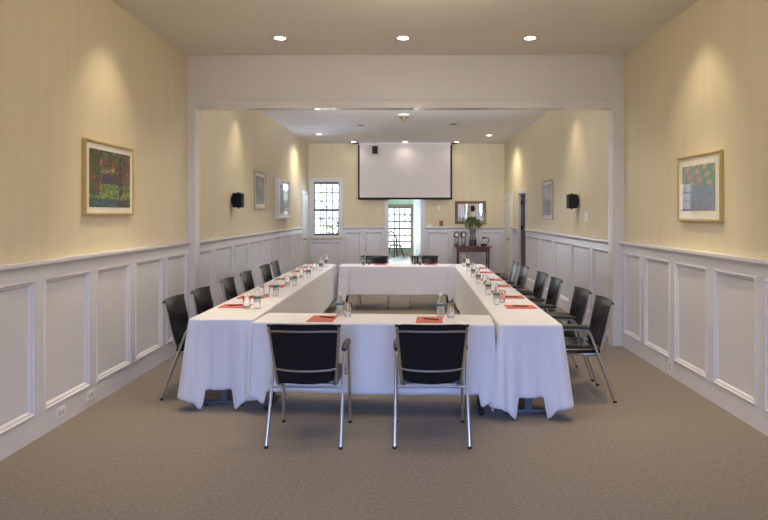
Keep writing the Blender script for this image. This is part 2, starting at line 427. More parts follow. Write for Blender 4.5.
# ---- the room beyond the doorway
RX0, RX1, RY1, RZ = -1.35, 1.35, 23.0, 2.25
W4 = (-.74, .17, .22, 1.87)
bm = new(); wall_y(bm, RY1, RY1+.15, RX0, RX1, RZ, [W4]); struct('wall_beyond', bm, 'green')
bm = new(); wall_x(bm, RX0-.12, RX0, YF+.15, RY1+.15, RZ, [(18.0, 21.2, .3, 2.0)])  # unseen side opening added to let light in
wall_x(bm, RX1, RX1+.12, YF+.15, RY1+.15, RZ); struct('wall_beyond_side', bm, 'green')
bm = new(); box(bm, RX0-.12, RX1+.12, YF+.15, RY1+.15, RZ, RZ+.1); struct('ceiling_beyond', bm, 'ceil')
bm = new(); box(bm, RX0-.12, RX1+.12, YF+.15, RY1+.15, -.1, 0); struct('floor_beyond', bm, 'floorboards')
sash_window('window_4', W4[0], W4[1], W4[2], W4[3], RY1, -1, 4, 3, 1.02, casing=.08, cas='brass', mw=.022)
bm = new(); box(bm, RX0, RX1, RY1-.03, RY1, 0, .13); struct('baseboard_beyond', bm, 'tabletop')
# outside
bm = new(); box(bm, -60, 60, -40, 90, -.45, -.4); struct('ground', bm, 'bounceground')

def leafy(bm, n, c, r, size, seed):
    R = random.Random(seed)
    for _ in range(n):
        while True:
            p = Vector((R.uniform(-1, 1), R.uniform(-1, 1), R.uniform(-1, 1)))
            if .25 < p.length < 1: break
        p = Vector((c[0]+p.x*r[0], c[1]+p.y*r[1], c[2]+p.z*r[2]))
        a = Vector((R.uniform(-1, 1), R.uniform(-1, 1), R.uniform(-1, 1))).normalized()
        b_ = a.cross(Vector((R.uniform(-1, 1), R.uniform(-1, 1), R.uniform(-1, 1)))).normalized()
        s = size*R.uniform(.6, 1.3)
        bm.faces.new([bm.verts.new(q) for q in (p-a*s, p+b_*s*.35, p+a*s, p-b_*s*.35)])
def tree(x, y, h, r, n, label, seed, size=.10):
    t = thing('garden_tree', label, 'tree', (x, y, -.4), 0)
    bm = new(); tube(bm, [(0, 0, 0), (.05, .02, h*.5), (0, 0, h)], [.05, .04, .02], 8)
    for k in range(5):
        a = k*1.3; tube(bm, [(.02, 0, h*.45+k*.1), (math.cos(a)*r*.5, math.sin(a)*r*.5, h*.7), (math.cos(a)*r*.9, math.sin(a)*r*.9, h*.95)], [.022, .015, .008], 6)
    obj('trunk', bm, 'bark', t)
    bm = new(); leafy(bm, n, (0, 0, h), (r, r, r*.8), size, seed); obj('foliage', bm, 'leaf', t, False)
def shrub(x, y, h, r, n, label, seed):
    t = thing('garden_shrub', label, 'shrub', (x, y, -.4), 0)
    bm = new()
    for k in range(6):
        a = k*1.05; tube(bm, [(0, 0, 0), (math.cos(a)*r*.6, math.sin(a)*r*.6, h*.8)], [.03, .01], 6)
    obj('stem', bm, 'bark', t)
    bm = new(); leafy(bm, n, (0, 0, h*.6), (r, r, h*.5), .09, seed); obj('foliage', bm, 'leaf', t, False)
tree(-3.4, 24, 3.2, 1.3, 170, 'thin leafy tree outside the window at the far left', 3)
shrub(-2.62, 21.4, 1.75, .42, 200, 'green shrub outside the lower right of the far left window', 5)
tree(-.6, 34, 2.8, 1.8, 200, 'pale leafy tree outside the window of the room beyond', 9)

# ------------------------------------------------------------------ ceiling fittings
def recessed(x, y, z, label, grp):
    t = thing('recessed_light', label, 'ceiling light', (x, y, z), 0, grp)
    bm = new(); lathe(bm, [(.062, -.001), (.085, -.001), (.088, -.006), (.082, -.012), (.062, -.012), (.062, -.001)], 24); obj('trim_ring', bm, 'white', t)
    bm = new(); lathe(bm, [(0, -.0105), (.061, -.0105), (.061, -.002), (0, -.002)], 24); obj('lamp', bm, 'lamp', t)
for x, l in ((-1.396, 'left'), (-.044, 'middle'), (1.352, 'right')):
    recessed(x, 6.59, ZC, f'lit recessed downlight in the front ceiling, {l} one of the three', 'downlights in the front ceiling')
recessed(-2.1, 14.3, ZR, 'lit recessed downlight in the rear ceiling close to the left wall', 'downlights in the rear ceiling')
recessed(1.98, 14.5, ZR, 'lit recessed downlight in the rear ceiling close to the right wall', 'downlights in the rear ceiling')
for x, l in ((-1.41, 'left end'), (-.05, 'middle'), (1.31, 'right end')):
    recessed(x, 15.85, ZR, f'lit recessed downlight in front of the {l} of the projection screen', 'downlights in the rear ceiling')
t = thing('smoke_detector', 'round two-tiered detector on the rear ceiling left of centre line', 'smoke detector', (-.06, 11.5, ZR))
t['label'] = 'stepped white and tan detector hanging from the middle of the rear ceiling'
bm = new(); lathe(bm, [(0, 0), (.12, 0), (.12, -.02), (.10, -.03), (0, -.03)], 24); obj('base_plate', bm, 'plate', t)
bm = new(); lathe(bm, [(0, -.03), (.07, -.03), (.075, -.06), (.05, -.08), (.04, -.12), (.02, -.13), (0, -.13)], 24); obj('sensor', bm, 'brass', t)
for x, y, l in ((-1.0, 12.85, 'left'), (.98, 12.7, 'right')):
    bm = new(); lathe(bm, [(0, 0), (.075, 0), (.075, -.008), (.055, -.016), (0, -.014)], 20)
    tag(obj('ceiling_disc', bm, 'brass', loc=(x, y, ZR)), f'small tan round cover on the rear ceiling, {l} of the two', 'ceiling cover', 'round covers on the rear ceiling')

# projection screen hanging before the far wall
t = thing('projection_screen', 'large white pull-down projection screen with black border at the far end', 'projection screen', (0, 16.1, 0))
X0, X1, Z0, Z1 = -1.315, 1.207, 1.985, 3.46
bm = new(); box(bm, X0+.045, X1-.045, -.003, .003, Z0+.05, Z1); obj('screen_surface', bm, 'screen', t, False)
bm = new(); box(bm, X0, X0+.045, -.004, .004, Z0+.03, Z1); box(bm, X1-.045, X1, -.004, .004, Z0+.03, Z1)
box(bm, X0+.045, X1-.045, -.004, .004, Z0+.03, Z0+.05); obj('border', bm, 'black', t, False)
bm = new(); tube(bm, [(X0-.01, 0, Z0+.015), (X1+.01, 0, Z0+.015)], .018, 10); obj('bottom_bar', bm, 'black', t)
bm = new(); box(bm, X0+.02, X1-.02, -.035, .05, Z1-.01, ZR-.001); obj('case', bm, 'white', t, False, .006)
for a, c in ((X0-.14, X0+.02), (X1-.02, X1+.14)):
    bm = new(); box(bm, a, c, -.02, .03, Z1+.015, Z1+.044); obj('bracket', bm, 'black', t, False, .004)
t = thing('hanging_projector', 'small black box hung from the rear ceiling in front of the screen', 'projector', (-.82, 15.4, ZR))
bm = new(); lathe(bm, [(0, 0), (.07, 0), (.07, -.012), (.015, -.02), (.015, -.19), (0, -.19)], 16); obj('ceiling_mount', bm, 'steel', t)
bm = new(); box(bm, -.065, .065, -.07, .07, -.36, -.17); obj('body', bm, 'black', t, False, .01)
bm = new(); tube(bm, [(.02, .069, -.26), (.02, .085, -.26)], .028, 16); obj('lens', bm, 'glass', t)

# ------------------------------------------------------------------ things on the walls
def art_colors(kind):
    R = random.Random(kind)
    def f(u, v):     # u left-right, v bottom-top
        n = math.sin(u*23+v*9+kind)*.5+math.sin(v*31-u*13)*.5
        r = R.uniform(-1, 1)
        if kind == 1:
            c = (.10, .16, .05)
            if v > .86: c = (.06, .09, .035) if n > -.2 else (.16, .18, .09)
            elif v > .70 and .28 < u < .60: c = (.42, .07, .05) if n > .1 else (.10, .14, .05)
            elif v > .60 and .25 < u < .6: c = (.42, .33, .22) if n > 0 else (.12, .14, .06)
            elif v > .55: c = (.08, .07, .035) if n > 0 else (.20, .10, .05)
            elif v > .42: c = (.05, .05, .16) if .3 < u < .68 else (.24, .10, .09)
            elif v > .28: c = (.17, .30, .07) if u > .3 else (.32, .28, .06)
            elif v > .14: c = (.30, .42, .08) if n > -.4 else (.10, .22, .08)
            else: c = (.04, .14, .16) if u < .7 else (.05, .08, .05)
            if .70 < u < .80: c = (.05, .03, .025) if n < .5 else (.30, .18, .12)
            if u > .88 and v > .6: c = (.5, .09, .06) if n > .1 else c
            if u < .22 and v > .2: c = (.26, .07, .06) if n > .5 else (.07, .10, .03)
        elif kind == 2:
            c = (.22, .28, .38) if v < .55 else (.25, .33, .36)
            if v > .55 and n > .3: c = (.55, .33, .24)
            if v > .45 and u > .6 and n < -.1: c = (.16, .36, .26)
            if v > .8 and n > .55: c = (.60, .45, .20)
            if v < .2: c = (.24, .26, .36)
        else:
            w_ = .5+.5*math.sin(u*5+v*4)*math.cos(v*6-u*3)
            c = (.15+.16*w_, .16+.17*w_, .21+.17*w_)
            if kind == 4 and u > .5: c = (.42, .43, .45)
        k = (1+(.7 if kind == 1 else .2)*r)*(.55 if kind == 1 else .9)
        return tuple(max(0, min(1, x*k)) for x in c)
    return f
def art_material():
    m = mat('art_print', (.5, .5, .5), .5, Coat_Weight=.8, Coat_Roughness=.03)
    a = m.node_tree.nodes.new('ShaderNodeVertexColor'); a.layer_name = 'Col'
    m.node_tree.links.new(a.outputs[0], m.node_tree.nodes['Principled BSDF'].inputs['Base Color']); return m
M['art'] = art_material()
def picture(label, side, y0, y1, z0, z1, fr, fw, depth, kind, matw=.09, frame_name='frame'):
    """side -1: left wall, +1: right wall; local x along the wall, y out of the wall"""
    w = y1-y0; h = z1-z0
    x = XL if side < 0 else XR
    t = thing('framed_picture', label, 'picture', (x, (y0+y1)/2, z0), -PI/2 if side < 0 else PI/2)
    # local: x along wall as seen by the viewer (left to right), -y towards viewer: rotate so that local -y points into the room
    t.rotation_euler.z = PI/2 if side < 0 else -PI/2
    bm = new(); a = w/2
    prof = [(0, 0), (0, -depth+.004), (.004, -depth), (fw*.7, -depth), (fw, -depth+.008), (fw, -.006)]
    rings = []
    for ins, d in prof:
        rings.append([bm.verts.new(q) for q in ((-a+ins, d, ins), (a-ins, d, ins), (a-ins, d, h-ins), (-a+ins, d, h-ins))])
    for r0, r1 in zip(rings, rings[1:]):
        for k in range(4): bm.faces.new((r0[k], r0[(k+1) % 4], r1[(k+1) % 4], r1[k]))
    bm.faces.new(rings[0])
    obj('frame', bm, fr, t)
    bm = new(); box(bm, -a+fw-.002, a-fw+.002, -depth*.6, -depth*.6+.006, fw-.002, h-fw+.002); obj('mat_board', bm, 'mat', t, False)
    bm = new(); NX, NZ = 44, 34
    ax0, ax1, az0, az1 = -a+fw+matw, a-fw-matw, fw+matw, h-fw-matw
    yy = -depth*.6-.003
    V = [[bm.verts.new((ax0+(ax1-ax0)*i/NX, yy, az0+(az1-az0)*j/NZ)) for j in range(NZ+1)] for i in range(NX+1)]
    f = art_colors(kind); cl = bm.loops.layers.float_color.new('Col')
    for i in range(NX):
        for j in range(NZ):
            fc = bm.faces.new((V[i][j], V[i+1][j], V[i+1][j+1], V[i][j+1])); c = f((i+.5)/NX, (j+.5)/NZ)
            for lp in fc.loops: lp[cl] = (*c, 1)
    ed = [V[0][0], V[NX][0], V[NX][NZ], V[0][NZ]]
    bk = [bm.verts.new((v.co.x, yy+.002, v.co.z)) for v in ed]
    bm.faces.new(bk[::-1])
    obj('print', bm, 'art', t, False)
    return t
picture('gold-framed colourful garden painting on the near left wall', -1, 4.95, 5.83, 1.60, 2.24, 'gold', .022, .035, 1, .05)
picture('gold-framed pale blue print on the near right wall', 1, 5.01, 5.81, 1.545, 2.15, 'gold', .022, .035, 2, .075)
picture('thin pale-framed grey print on the rear left wall beside the black speaker', -1, 10.5, 11.3, 1.69, 2.37, 'paleframe', .03, .03, 3, .06)
picture('deep white-framed picture reflecting the window on the rear left wall', -1, 12.2, 13.4, 1.50, 2.33, 'whiteframe', .05, .09, 4, .06)
picture('pale-framed grey print on the rear right wall beside the doorway', 1, 10.85, 11.65, 1.50, 2.24, 'paleframe', .03, .03, 3, .05)

def wall_speaker(side, y, z, label):
    x = XL if side < 0 else XR; s = -side
    t = thing('wall_speaker', label, 'speaker', (x, y, z))
    bm = new(); box(bm, *sorted((0, s*.012)), -.04, .04, -.05, .05); tube(bm, [(s*.01, 0, 0), (s*.05, 0, 0)], .014, 8)
    obj('bracket', bm, 'black', t)
    bm = new(); box(bm, *sorted((s*.035, s*.165)), -.085, .085, -.11, .11); obj('cabinet', bm, 'black', t, False, .012)
    bm = new(); box(bm, -.07, .07, -.012, .0, -.095, .095)
    o = obj('grille', bm, 'black', t, False, .004, loc=(s*.10, -.084, 0))
    bm = new(); tube(bm, [(s*.1, 0, .11), (s*.1, 0, .125), (s*.1, 0, .13)], [.012, .012, .006], 8); obj('pivot', bm, 'black', t)
    bm = new(); tube(bm, [(s*.1, 0, -.11), (s*.1, 0, -.125), (s*.1, 0, -.13)], [.012, .012, .006], 8)
    obj('pivot', bm, 'black', t)
wall_speaker(-1, 9.2, 1.815, 'small black speaker on the rear left wall')
wall_speaker(1, 9.27, 1.80, 'small black speaker on the rear right wall')

def plate(name, loc, rotz, w, h, label, cat, kind):
    """local: x width, -y out of wall"""
    t = thing(name, label, cat, loc, rotz)
    bm = new(); box(bm, -w/2, w/2, -.008, -.0005, -h/2, h/2); obj('cover_plate', bm, 'plate', t, False, .003)
    if kind == 'outlet':
        for dz in (-.02, .02) if h >= w else (0,):
            bm = new()
            if h >= w: box(bm, -.016, .016, -.0105, -.008, dz-.013, dz+.013)
            else:
                box(bm, -.035, -.008, -.0105, -.008, -.016, .016); box(bm, .008, .035, -.0105, -.008, -.016, .016)
            obj('socket', bm, 'socket', t, False, .002)
    else:
        bm = new(); box(bm, -.006, .006, -.018, -.008, -.012, .012); obj('toggle', bm, 'plate', t, False, .002)
LW, RW = PI/2, -PI/2
plate('power_outlet', (XL+.03, 4.59, .095), LW, .12, .08, 'white power outlet low on the left panelling, nearer of the two', 'outlet', 'outlet')
plate('power_outlet', (XL+.03, 5.02, .095), LW, .12, .08, 'white power outlet low on the left panelling, farther of the two', 'outlet', 'outlet')
plate('power_outlet', (XR-.03, 5.95, .095), RW, .09, .12, 'white power outlet low on the right panelling', 'outlet', 'outlet')
plate('light_switch', (XL, 11.05, 1.545), LW, .08, .13, 'pale switch plate under the grey print on the rear left wall', 'switch', 'switch')
plate('light_switch', (XR, 8.82, 1.56), RW, .17, .13, 'white switch plate right of the speaker on the rear right wall', 'switch', 'switch')
plate('light_switch', (.60, YF, 1.285), 0, .13, .10, 'white switch plate just right of the far doorway above the rail', 'switch', 'switch')
t = thing('thermostat', 'white wall thermostat on the far wall between doorway and mirror', 'thermostat', (.84, YF, 1.74))
bm = new(); box(bm, -.045, .045, -.03, -.0005, -.06, .06); obj('housing', bm, 'plate', t, False, .006)
bm = new(); box(bm, -.03, .03, -.034, -.03, .005, .04); obj('display', bm, 'whiteframe', t, False)
t = thing('fire_alarm_pull', 'small red fire alarm box on the far wall above the rail', 'fire alarm', (.93, YF, 1.345))
bm = new(); box(bm, -.05, .05, -.045, -.0005, -.07, .07); obj('housing', bm, 'redplastic', t, False, .006)
bm = new(); box(bm, -.035, .035, -.055, -.045, -.02, .0); obj('handle', bm, 'redplastic', t, False, .003)

# mirror above the console
t = thing('wall_mirror', 'rectangular mirror in a dark bronze frame on the far wall', 'mirror', (1.724, YF, 1.325))
bm = new(); a, h, fw = .42, .62, .075
prof = [(0, -.001), (0, -.03), (.015, -.04), (.04, -.034), (fw, -.02), (fw, -.008)]
rings = [[bm.verts.new(q) for q in ((-a+i, d, i), (a-i, d, i), (a-i, d, h-i), (-a+i, d, h-i))] for i, d in prof]
for r0, r1 in zip(rings, rings[1:]):
    for k in range(4): bm.faces.new((r0[k], r0[(k+1) % 4], r1[(k+1) % 4], r1[k]))
bm.faces.new(rings[0]); obj('frame', bm, 'bronze', t)
bm = new(); box(bm, -a+fw-.004, a-fw+.004, -.012, -.006, fw-.004, h-fw+.004); obj('mirror_glass', bm, 'mirror', t, False)

# console table and its things
t = thing('console_table', 'dark reddish wooden side table with turned legs under the mirror', 'table', (1.737, 15.83, 0))
bm = new(); box(bm, -.49, .49, -.26, .26, .725, .75); obj('tabletop', bm, 'wood', t, False, .006)
bm = new(); box(bm, -.37, .37, -.205, -.185, .60, .725); box(bm, -.37, .37, .185, .205, .60, .725); box(bm, -.40, -.38, -.17, .17, .60, .725); box(bm, .38, .40, -.17, .17, .60, .725)
obj('apron', bm, 'wood', t, False, .002)
for sx in (-1, 1):
    for sy in (-1, 1):
        bm = new(); cx, cy = sx*.39, sy*.195
        box(bm, cx-.027, cx+.027, cy-.027, cy+.027, .58, .725)
        lathe(bm, [(0, .58), (.022, .58), (.014, .565), (.026, .545), (.016, .52), (.022, .40), (.024, .30), (.016, .14), (.026, .12), (.015, .10), (.02, .05), (.012, 0), (0, 0)], 14, (cx, cy, 0))
        obj('leg', bm, 'wood', t)
for x, l, red in ((1.30, 'with a red band, at the left end of the dark side table', True), (1.48, 'with a black lid, second from the left on the dark side table', False)):
    a = thing('airpot', f'steel coffee airpot {l}', 'coffee pot', (x, 15.75, .75))
    bm = new(); lathe(bm, [(0, 0), (.052, 0), (.055, .012), (.055, .205), (.05, .23), (0, .23)], 24); obj('body', bm, 'nickel', a)
    bm = new(); lathe(bm, [(0, .23), (.052, .23), (.074, .255), (.080, .295), (.072, .335), (.045, .36), (0, .366)], 24); obj('lid', bm, 'black', a)
    bm = new(); tube(bm, [(0, -.06, .295), (0, -.083, .295), (0, -.087, .295)], [.046, .046, .040], 18); obj('front_disc', bm, 'plate', a)
    bm = new(); tube(bm, smooth_path([(-.05, .03, .345), (-.05, .03, .39), (.05, .03, .39), (.05, .03, .345)], .04), .007, 8); obj('handle', bm, 'redplastic' if red else 'black', a)
    bm = new(); lathe(bm, [(.066, .338), (.078, .318), (.083, .30), (.083, .285)], 24); obj('collar', bm, 'redplastic' if red else 'black', a)
    bm = new(); lathe(bm, [(0, 0), (.060, 0), (.060, .02), (.0555, .022)], 24); obj('base_ring', bm, 'black', a)
v = thing('flower_vase', 'clear glass vase with dark pebbles and leafy green branches on the side table', 'vase', (1.737, 15.85, .75))
bm = new(); lathe(bm, [(0, 0), (.095, 0), (.10, .02), (.098, .16), (.075, .21), (.062, .26), (.066, .36), (.08, .44), (.074, .44), (.06, .36), (.056, .26), (.068, .205), (.090, .155), (.09, .012), (0, .012)], 28); obj('glass_body', bm, 'vase', v)
bm = new(); lathe(bm, [(0, .014), (.088, .014), (.088, .15), (.05, .17), (0, .165)], 20); obj('pebbles', bm, 'pebble', v)
bm = new(); R = random.Random(4); tips = []
for k in range(9):
    a = k*PI*2/9+R.uniform(-.2, .2); rr = R.uniform(.15, .30); zz = R.uniform(.52, .78)
    p = (math.cos(a)*rr, math.sin(a)*rr*.7, zz); tips.append(p)
    tube(bm, [(math.cos(a)*.02, math.sin(a)*.02, .17), (math.cos(a)*.04, math.sin(a)*.04, .42), p], [.004, .004, .002], 5)
obj('stems', bm, 'leafdark', v)
bm = new()
for i, p in enumerate(tips):
    leafy(bm, 15, (p[0]*.85, p[1]*.85, p[2]-.05), (.085, .085, .10), .06, 20+i)
obj('leaves', bm, 'leafdark', v, False)
c = thing('coffee_carafe', 'glass coffee carafe with black lid and handle at the right of the side table', 'coffee pot', (2.02, 15.75, .75))
bm = new(); lathe(bm, [(0, 0), (.07, 0), (.085, .02), (.088, .07), (.065, .14), (.05, .175), (.054, .20), (.050, .20), (.046, .175), (.06, .138), (.084, .07), (.08, .022), (.066, .005), (0, .005)], 24); obj('glass_body', bm, 'glass', c)
bm = new(); lathe(bm, [(0, .006), (.065, .006), (.079, .024), (.082, .068), (0, .068)], 24); obj('coffee', bm, 'coffee', c)
bm = new(); lathe(bm, [(0, .2005), (.058, .2005), (.06, .215), (.045, .235), (.015, .245), (0, .255)], 24); obj('lid', bm, 'black', c)
bm = new(); tube(bm, smooth_path([(.05, -.01, .21), (.12, -.01, .215), (.135, -.01, .12), (.092, -.01, .075)], .04), .012, 8); obj('handle', bm, 'black', c)

# windsor chair in the room beyond
t = thing('windsor_chair', 'black bow-back windsor chair in the room beyond the doorway', 'chair', (-.42, 22.0, 0), math.radians(215))
bm = new(); lathe(bm, [(0, .42), (.18, .42), (.215, .43), (.22, .45), (.20, .462), (0, .452)], 28); obj('seat', bm, 'blackwood', t)
for sx in (-1, 1):
    for sy in (-1, 1):
        bm = new(); tube(bm, [(sx*.13, sy*.13, .43), (sx*.18, sy*.18, .22), (sx*.215, sy*.22, 0)], [.02, .028, .018], 8); obj('leg', bm, 'blackwood', t)
bm = new(); tube(bm, [(-.175, -.175, .2), (-.175, .175, .2)], .010, 6); tube(bm, [(.175, -.175, .2), (.175, .175, .2)], .010, 6); tube(bm, [(-.17, 0, .2), (.17, 0, .2)], .010, 6); obj('stretcher', bm, 'blackwood', t)
bm = new(); bow = [(-.21*math.cos(PI*k/16)*1.0, -.19-.11*math.sin(PI*k/16)-0.0, .45+.50*math.sin(PI*k/16)) for k in range(17)]
tube(bm, bow, .020, 8); obj('bow', bm, 'blackwood', t)
for k in range(7):
    u = (k-3)/3.6; z = .45+.49*math.sqrt(1-u*u); y = -.19-.11*math.sqrt(1-u*u)
    bm = new(); tube(bm, [(u*.17, -.175, .45), (u*.21, y, z)], .010, 6); obj('spindle', bm, 'blackwood', t)

# ------------------------------------------------------------------ tables and cloths
ZT = .74
def t_table(name, label, cx, cy, rot, L, Wd, stations, m, foot=.36):
    """long axis local x"""
    t = thing(name, label, 'table', (cx, cy, 0), rot)
    bm = new(); box(bm, -L/2+.012, L/2-.012, -Wd/2+.012, Wd/2-.012, ZT-.032, ZT-.004); obj('tabletop', bm, 'tabletop', t, False, .004)
    for s in stations:
        bm = new()
        box(bm, s-.022, s+.022, -.032, .032, .04, ZT-.05)
        box(bm, s-.03, s+.03, -Wd/2+.05, Wd/2-.05, ZT-.05, ZT-.032)
        l = obj('leg', bm, m, t, False, .006)
        bm = new()
        box(bm, s-.026, s+.026, -foot/2, foot/2, .014, .042)
        obj('foot', bm, m, l, False, .01)
        for e in (-1, 1):
            bm = new(); lathe(bm, [(0, 0), (.016, 0), (.018, .014), (0, .014)], 10, (s, e*(foot/2-.03), 0)); obj('glide', bm, 'rubber', l)
    return t
def sstep(x): x = max(0, min(1, x)); return x*x*(3-2*x)
def cloth(label, cx, cy, rot, L, Wd, hem, pushes=(), seed=0, extra=.15, corner_w=(.17, .17, .17, .17), wave=.005, group='white tablecloths', flare=.05):
    """rectangular cloth: flat top, skirts down to height hem, corner folds hanging lower.
    pushes: list of (side, t0, t1, depth): side 'y-','y+','x-','x+' skirt pushed in between local coords t0..t1"""
    R = random.Random(seed); bm = new()
    a, b_ = L/2, Wd/2; r = .018
    pts = []     # (pos, normal, side, coordinate, distance to the nearest corner, corner id)
    def edge(p0, p1, n, side, c0, c1):
        ln = math.hypot(p1[0]-p0[0], p1[1]-p0[1]); N = max(8, int(ln/.012)) if ln < 1 else int(ln/.016)
        for k in range(N):
            s = (k+.5)/N; p = (p0[0]+(p1[0]-p0[0])*s, p0[1]+(p1[1]-p0[1])*s)
            d0, d1 = s*ln, (1-s)*ln
            pts.append((p, n, side, p[0] if side[0] == 'y' else p[1], min(d0, d1), c0 if d0 < d1 else c1))
    def corner(cx_, cy_, a0, cid):
        for k in range(5):
            an = a0+(k+.5)/5*PI/2
            pts.append(((cx_+r*math.cos(an), cy_+r*math.sin(an)), (math.cos(an), math.sin(an)), 'c', 0, 0, cid))
    edge((-a+r, -b_), (a-r, -b_), (0, -1), 'y-', 0, 1); corner(a-r, -b_+r, -PI/2, 1)
    edge((a, -b_+r), (a, b_-r), (1, 0), 'x+', 1, 2); corner(a-r, b_-r, 0, 2)
    edge((a-r, b_), (-a+r, b_), (0, 1), 'y+', 2, 3); corner(-a+r, b_-r, PI/2, 3)
    edge((-a, b_-r), (-a, -b_+r), (-1, 0), 'x-', 3, 0); corner(-a+r, -b_+r, PI, 0)
    n = len(pts)
    ph = [R.uniform(0, 6) for _ in range(6)]
    levels = [0, .006, .016, .03, .05, .075, .11, .16, .22, .29, .36, .43, .50, .56, .62, .68, .72, .76, .80, .84, .88, .92, .96, 1.0]
    rings = []
    full = ZT-hem
    for li, lv in enumerate(levels):
        ring = []
        for i, (p, nn, side, tc, dc, cid) in enumerate(pts):
            cw = corner_w[cid]
            wc = max(0, 1-dc/cw) if cw > 0 else 0
            q = dc/cw if cw > 0 else 9
            tip = (.40+.60*min(1, q/.84)) if q < .86 else max(0, 1-(q-.86)/.16)
            L_ = full+tip*extra+.006*math.sin(tc*5+ph[0])
            drop = L_*lv
            z = ZT-drop
            f = drop/full
            if lv < .02:
                off = (.0, .003, .005)[li] if li < 3 else .005
            else: off = .005
            off += .012*f
            off += wave*f*(math.sin(tc*9+ph[1])+.6*math.sin(tc*17+ph[2]))*(.4+.6*sstep((dc-.05)/.3))
            # corner flap: a cone that flares away from the table, with a crease where it ends
            if q < 1: off += f*flare*(wc**.8)*(1+.4*math.cos(q*PI*3))
            elif q < 1.5: off -= .018*f*math.sin((q-1)/.5*PI)
            tang = 0
            # push by chairs
            push = 0
            for sd, t0, t1, dp in pushes:
                if side == sd:
                    g = sstep((tc-t0)/.16)*sstep((t1-tc)/.16)
                    push = max(push, dp*g*sstep((drop-.022)/.05))
            off -= push
            x, y = p[0]+nn[0]*off, p[1]+nn[1]*off
            if z < .012: z = .012
            ring.append(bm.verts.new((x, y, z)))
        rings.append(ring)
    # inner ring of the top
    top = [bm.verts.new((p[0]*(1-.03/a), p[1]*(1-.03/b_), ZT)) for p, *_ in pts]
    for k in range(n):
        k2 = (k+1) % n
        bm.faces.new((top[k], top[k2], rings[0][k2], rings[0][k]))
        for r0, r1 in zip(rings, rings[1:]): bm.faces.new((r0[k], r0[k2], r1[k2], r1[k]))
    bm.faces.new(top)
    o = obj('tablecloth', bm, 'cloth', None, True, 0, (cx, cy, 0), rot, solid=.003, angle=70)
    return tag(o, label, 'tablecloth', group)

def along(x0, y0, x1, y1):
    return (x0+x1)/2, (y0+y1)/2, math.atan2(y1-y0, x1-x0), math.hypot(x1-x0, y1-y0)
# left and right rows (local x runs away from the camera; local +y is to the left)
cxL, cyL, rL, LL = along(-1.540, 4.96, -1.49, 10.32); WL = .535
cxR, cyR, rR, LR = along(.975, 4.72, 1.05, 10.36); WR = .49
t_table('conference_table', 'long left-hand table under a white cloth with grey foot showing', cxL, cyL, rL, LL, WL, (-LL/2+.10, -LL/6, LL/6, LL/2-.10), 'tablemetal')
t_table('conference_table', 'long right-hand table under a white cloth with grey foot showing', cxR, cyR, rR, LR, WR, (-LR/2+.12, -LR/6, LR/6, LR/2-.12), 'tablemetal', .40)
YLc = [5.46, 6.07, 6.99, 7.78, 8.81, 9.48]; XLc = [-1.875]+[-1.845]*5
YRc = [5.39, 6.04, 7.0, 7.68, 8.63, 9.32]; XRc = [1.525, 1.525, 1.50, 1.49, 1.45, 1.44]
cloth('long white cloth over the left-hand row of tables', cxL, cyL, rL, LL, WL, .165, [('y+', YLc[0]-.42-cyL, YLc[-1]+.42-cyL, .25)], 1, .16, (.15, .12, .15, .125))
cloth('long white cloth over the right-hand row of tables', cxR, cyR, rR, LR, WR, .165, [('y-', YRc[0]-.42-cyR, YRc[-1]+.42-cyR, .19)], 2, .16, (.125, .15, .15, .125))
# near table
cxN, cyN, rN, LN = along(-1.235, 5.06, .70, 4.945); WN = .46
t_table('conference_table', 'near cross table with black legs between the two long rows', cxN, cyN, rN, LN, WN, (-LN/2+.10, LN/2-.10), 'blackmetal', .34)
cloth('white cloth over the near cross table behind the two front chairs', cxN, cyN, rN, LN, WN, .185, [], 3, .10, (.10, .10, .10, .10), .006, flare=.01)
cxF, cyF, rF, LF = along(-1.12, 10.15, .79, 10.15); WF = .50
t_table('conference_table', 'far cross table with black legs closing the rectangle', cxF, cyF, rF, LF, WF, (-LF/2+.10, LF/2-.10), 'blackmetal', .34)
cloth('white cloth over the far cross table', cxF, cyF, rF, LF, WF, .265, [('y+', -.75-cxF, .75-cxF, .22)], 4, .12, (.10, .10, .12, .12), .006, flare=.01)

